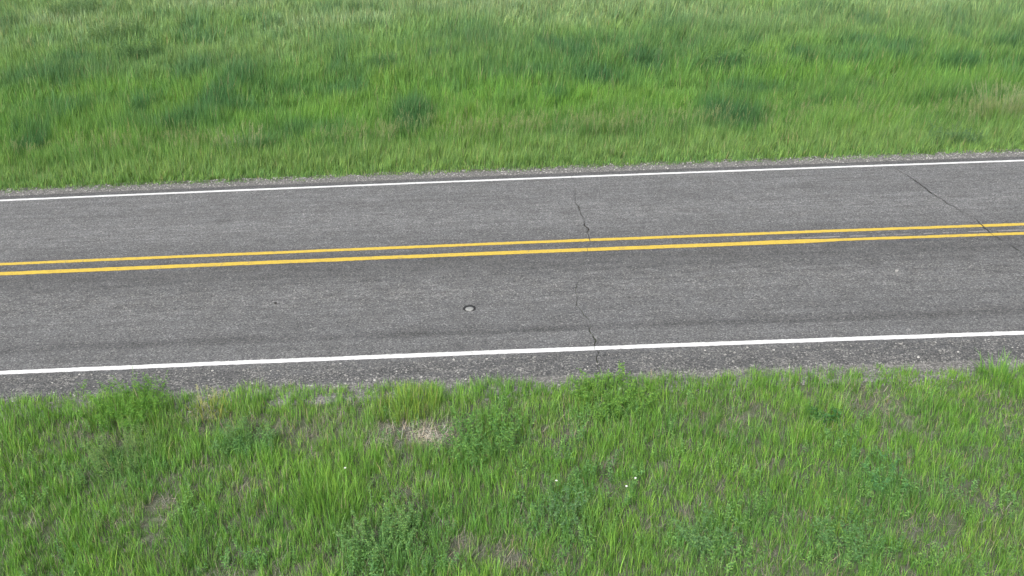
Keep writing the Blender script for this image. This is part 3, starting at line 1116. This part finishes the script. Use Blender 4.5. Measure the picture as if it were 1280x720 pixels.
GW, GC, GF = 'leafy weeds in the near verge', 'grass clumps in the near verge', 'dark clumps in the far field'
leafy_plant('bushy_weed', 'bushy bright green weed leaning over the shoulder toward the near white line, leftmost', 'weed', (-4.46, -4.62), .42, 1.1, 60, 26, .05, .015, (.075, .185, .028), GW, .42)
leafy_plant('bushy_weed', 'bushy green weed at the grass edge just right of the road crack', 'weed', (1.12, -4.74), .36, 1.1, 54, 18, .052, .024, (.082, .185, .032), GW, .42)
leafy_plant('leafy_weed', 'broad leafy green weed just right of the bare straw patch', 'weed', (-.36, -5.55), .46, .9, 40, 17, .055, .021, (.075, .180, .042), GW, .4)
leafy_plant('leafy_weed', 'pale blue green many stemmed weed at the bottom edge, below the bare patch', 'weed', (-1.32, -6.82), .44, .85, 40, 20, .036, .017, (.090, .195, .058), GW, .4)
leafy_plant('broadleaf_weed', 'small dark broad leaved weed alone in the right half of the near grass', 'weed', (3.37, -5.22), .22, .28, 9, 10, .075, .032, (.036, .115, .030), GW)
leafy_plant('feathery_weed', 'feathery grey green weed below the leftmost bushy weed', 'weed', (-4.2, -5.5), .44, .8, 36, 26, .036, .010, (.095, .180, .055), GW, .4)
leafy_plant('leafy_weed', 'soft green leafy weed between the leftmost bushy weed and the bare patch', 'weed', (-2.95, -5.28), .38, .6, 22, 17, .038, .016, (.080, .175, .055), GW)
leafy_plant('leafy_weed', 'low blue green weed at the bottom edge right of centre', 'weed', (1.72, -7.0), .34, .6, 26, 16, .036, .018, (.082, .18, .064), GW)
leafy_plant('leafy_weed', 'low blue green weed at the bottom edge in the right half, nearest the right corner', 'weed', (2.95, -7.08), .34, .65, 26, 15, .040, .019, (.078, .18, .058), GW)
leafy_plant('leafy_weed', 'upright blue green sprig in thin grass right of the bottom centre', 'weed', (.42, -6.6), .38, .35, 12, 17, .038, .017, (.085, .18, .075), GW)
leafy_plant('leafy_weed', 'emerald green weed standing in thin grass near the lower right', 'weed', (3.6, -6.32), .36, .35, 12, 15, .046, .019, (.066, .18, .058), GW)
grass_clump('dense tall green grass clump left of the bottom centre, beside the blue green weed', (-1.95, -6.28), .42, .34, 260, (.085, .19, .035), GC)
grass_clump('tall grass clump at the shoulder edge by the right border of the photo', (5.52, -4.62), .36, .25, 190, (.085, .20, .036), GC)
grass_clump('yellowish upright grass clump at the shoulder edge above the bare patch', (-1.22, -4.74), .32, .32, 200, (.15, .225, .04), GC)
grass_clump('yellow tinged grass clump at the shoulder edge right of the leftmost bushy weed', (-3.5, -4.62), .24, .22, 110, (.19, .22, .055), GC, heads=8)

leafy_plant('field_bush', 'dark blue green bush in the upper left corner of the field', 'bush', (-16.8, 26.2), .85, 1.9, 80, 16, .11, .035, (.080, .155, .062), GF, .16, .36, .5)
leafy_plant('field_bush', 'wide dark green bush at upper left, just below the corner bush', 'bush', (-13.6, 21.1), .75, 1.8, 76, 16, .10, .03, (.076, .152, .050), GF, .16, .36, .5)
leafy_plant('field_bush', 'rounded dark green bush at upper left, lower and right of the wide bush', 'bush', (-11.8, 17.9), .8, 1.3, 60, 16, .09, .03, (.070, .150, .054), GF, .16, .36, .5)
leafy_plant('field_bush', 'small round dark bush alone in the grass, left of top centre', 'bush', (-3.56, 14.7), .66, .9, 46, 16, .075, .026, (.066, .150, .048), GF, .16, .36, .5)
leafy_plant('field_bush', 'dark green bush in the grass right of centre, above the far lane', 'bush', (6.25, 13.35), .8, 1.2, 46, 16, .09, .03, (.068, .155, .046), GF, .16, .36, .5)
leafy_plant('field_bush', 'dark bluish weed close to the gravel at the far right shoulder', 'bush', (9.2, 5.15), .45, .9, 30, 16, .06, .022, (.066, .138, .058), GF, .2, .36, .5)
grass_clump('pale seeding grass clump by the right border beyond the far shoulder', (11.2, 7.3), .85, .55, 220, (.12, .18, .075), GF, .008, .013, 60)
grass_clump('dark clump topped with pale seed heads beyond the far shoulder, left half', (-5.9, 6.75), .6, .5, 240, (.045, .115, .040), GF, .008, .013, 30)

# ------------------------------------------------------------------ small things
# round stud sealed into the near lane
STX, STY = -.59, -2.215
st = thing('road_stud', 'small pale round stud ringed with black sealant in the near lane', 'road stud', (STX, STY, 0.0))
V, Fc = [], []
N = 28
for k_ in range(N):
    a = 2 * math.pi * k_ / N
    r = .072 + .022 * RNG.random() + .022 * max(0, math.sin(a))
    V.append((r * math.cos(a) * 1.05, r * math.sin(a) + .022, .0035))
for k_ in range(N):
    a = 2 * math.pi * k_ / N
    V.append((.052 * math.cos(a), .052 * math.sin(a), .005))
for k_ in range(N):
    Fc.append((k_, (k_ + 1) % N, N + (k_ + 1) % N, N + k_))
mesh_obj('sealant_ring', V, Fc, M['sealant'], st)
V, Fc = [], []
prof = [(.057, .0), (.057, .010), (.052, .017), (.028, .0215)]
for r, z in prof:
    for k_ in range(N):
        a = 2 * math.pi * k_ / N
        V.append((r * math.cos(a), r * math.sin(a), z))
for i in range(len(prof) - 1):
    for k_ in range(N):
        a, b_ = i * N + k_, i * N + (k_ + 1) % N
        Fc.append((a, b_, b_ + N, a + N))
V.append((0, 0, .0222))
for k_ in range(N):
    Fc.append(((len(prof) - 1) * N + k_, (len(prof) - 1) * N + (k_ + 1) % N, len(V) - 1))
mesh_obj('disc', V, Fc, M['disc'], st, smooth=True)

p = pebble_mesh('pebble', .024, 501, M['pebble_pale'], link=True)
p.location = (5.51, -1.49 , .008)
tag(p, 'tiny pale pebble lying in the near lane at right', 'pebble')
p = pebble_mesh('pebble', .022, 502, M['pebble_dark'], link=True)
p.location = (-3.33, -1.76, .006)
tag(p, 'tiny dark pebble lying in the near lane at left', 'pebble')

# dead twig on the bare straw patch
V, Fc, B = [], [], []
add_stem(V, Fc, B, [(-.16, -.05, .03), (-.08, -.02, .045), (0, .0, .04), (.09, .035, .05), (.17, .06, .035)], .006, .003)
add_stem(V, Fc, B, [(.0, .0, .04), (.04, -.03, .06), (.09, -.04, .065)], .004, .002)
tw = mesh_obj('dead_twig', V, Fc, M['stick'])
tw.location = (-.95, -5.13, g1(-.95, -5.13))
tag(tw, 'grey dead twig lying on the bare straw patch', 'twig')

# white blossoms in the near grass
FL = [((-1.74, -6.0), 'single tiny white blossom left of centre, below the bare straw patch'),
      ((1.05, -6.42), 'lower white blossom of the pair at right of centre'),
      ((1.16, -6.34), 'upper white blossom of the pair at right of centre'),
      ((.38, -6.38), 'lone tiny white blossom near the bottom centre, left of the white pair')]
for (fx, fy), lab in FL:
    t = thing('white_flower', lab, 'flower', (fx, fy, g1(fx, fy)), RNG.uniform(0, 6), 'white blossoms in the near grass')
    hgt = .27 + .05 * RNG.random()
    V, Fc, B = [], [], []
    add_stem(V, Fc, B, stem_path((0, 0, -.02), 1.0, .05, .1, hgt), .002, .0014)
    mesh_obj('stem', V, Fc, leaf_material('flower_stem', False, (.07, .16, .04), .1), t, blade=B)
    tip = V[-1]
    V, Fc, B = [], [], []
    for k_ in range(7):
        a = k_ * .898
        d = np.array([math.cos(a), math.sin(a), .25])
        add_leaf(V, Fc, B, np.array(tip), d, np.array([0, 0, 1.]), .014, .009, .5)
    mesh_obj('bloom', V, Fc, M['petal'], t, blade=B)
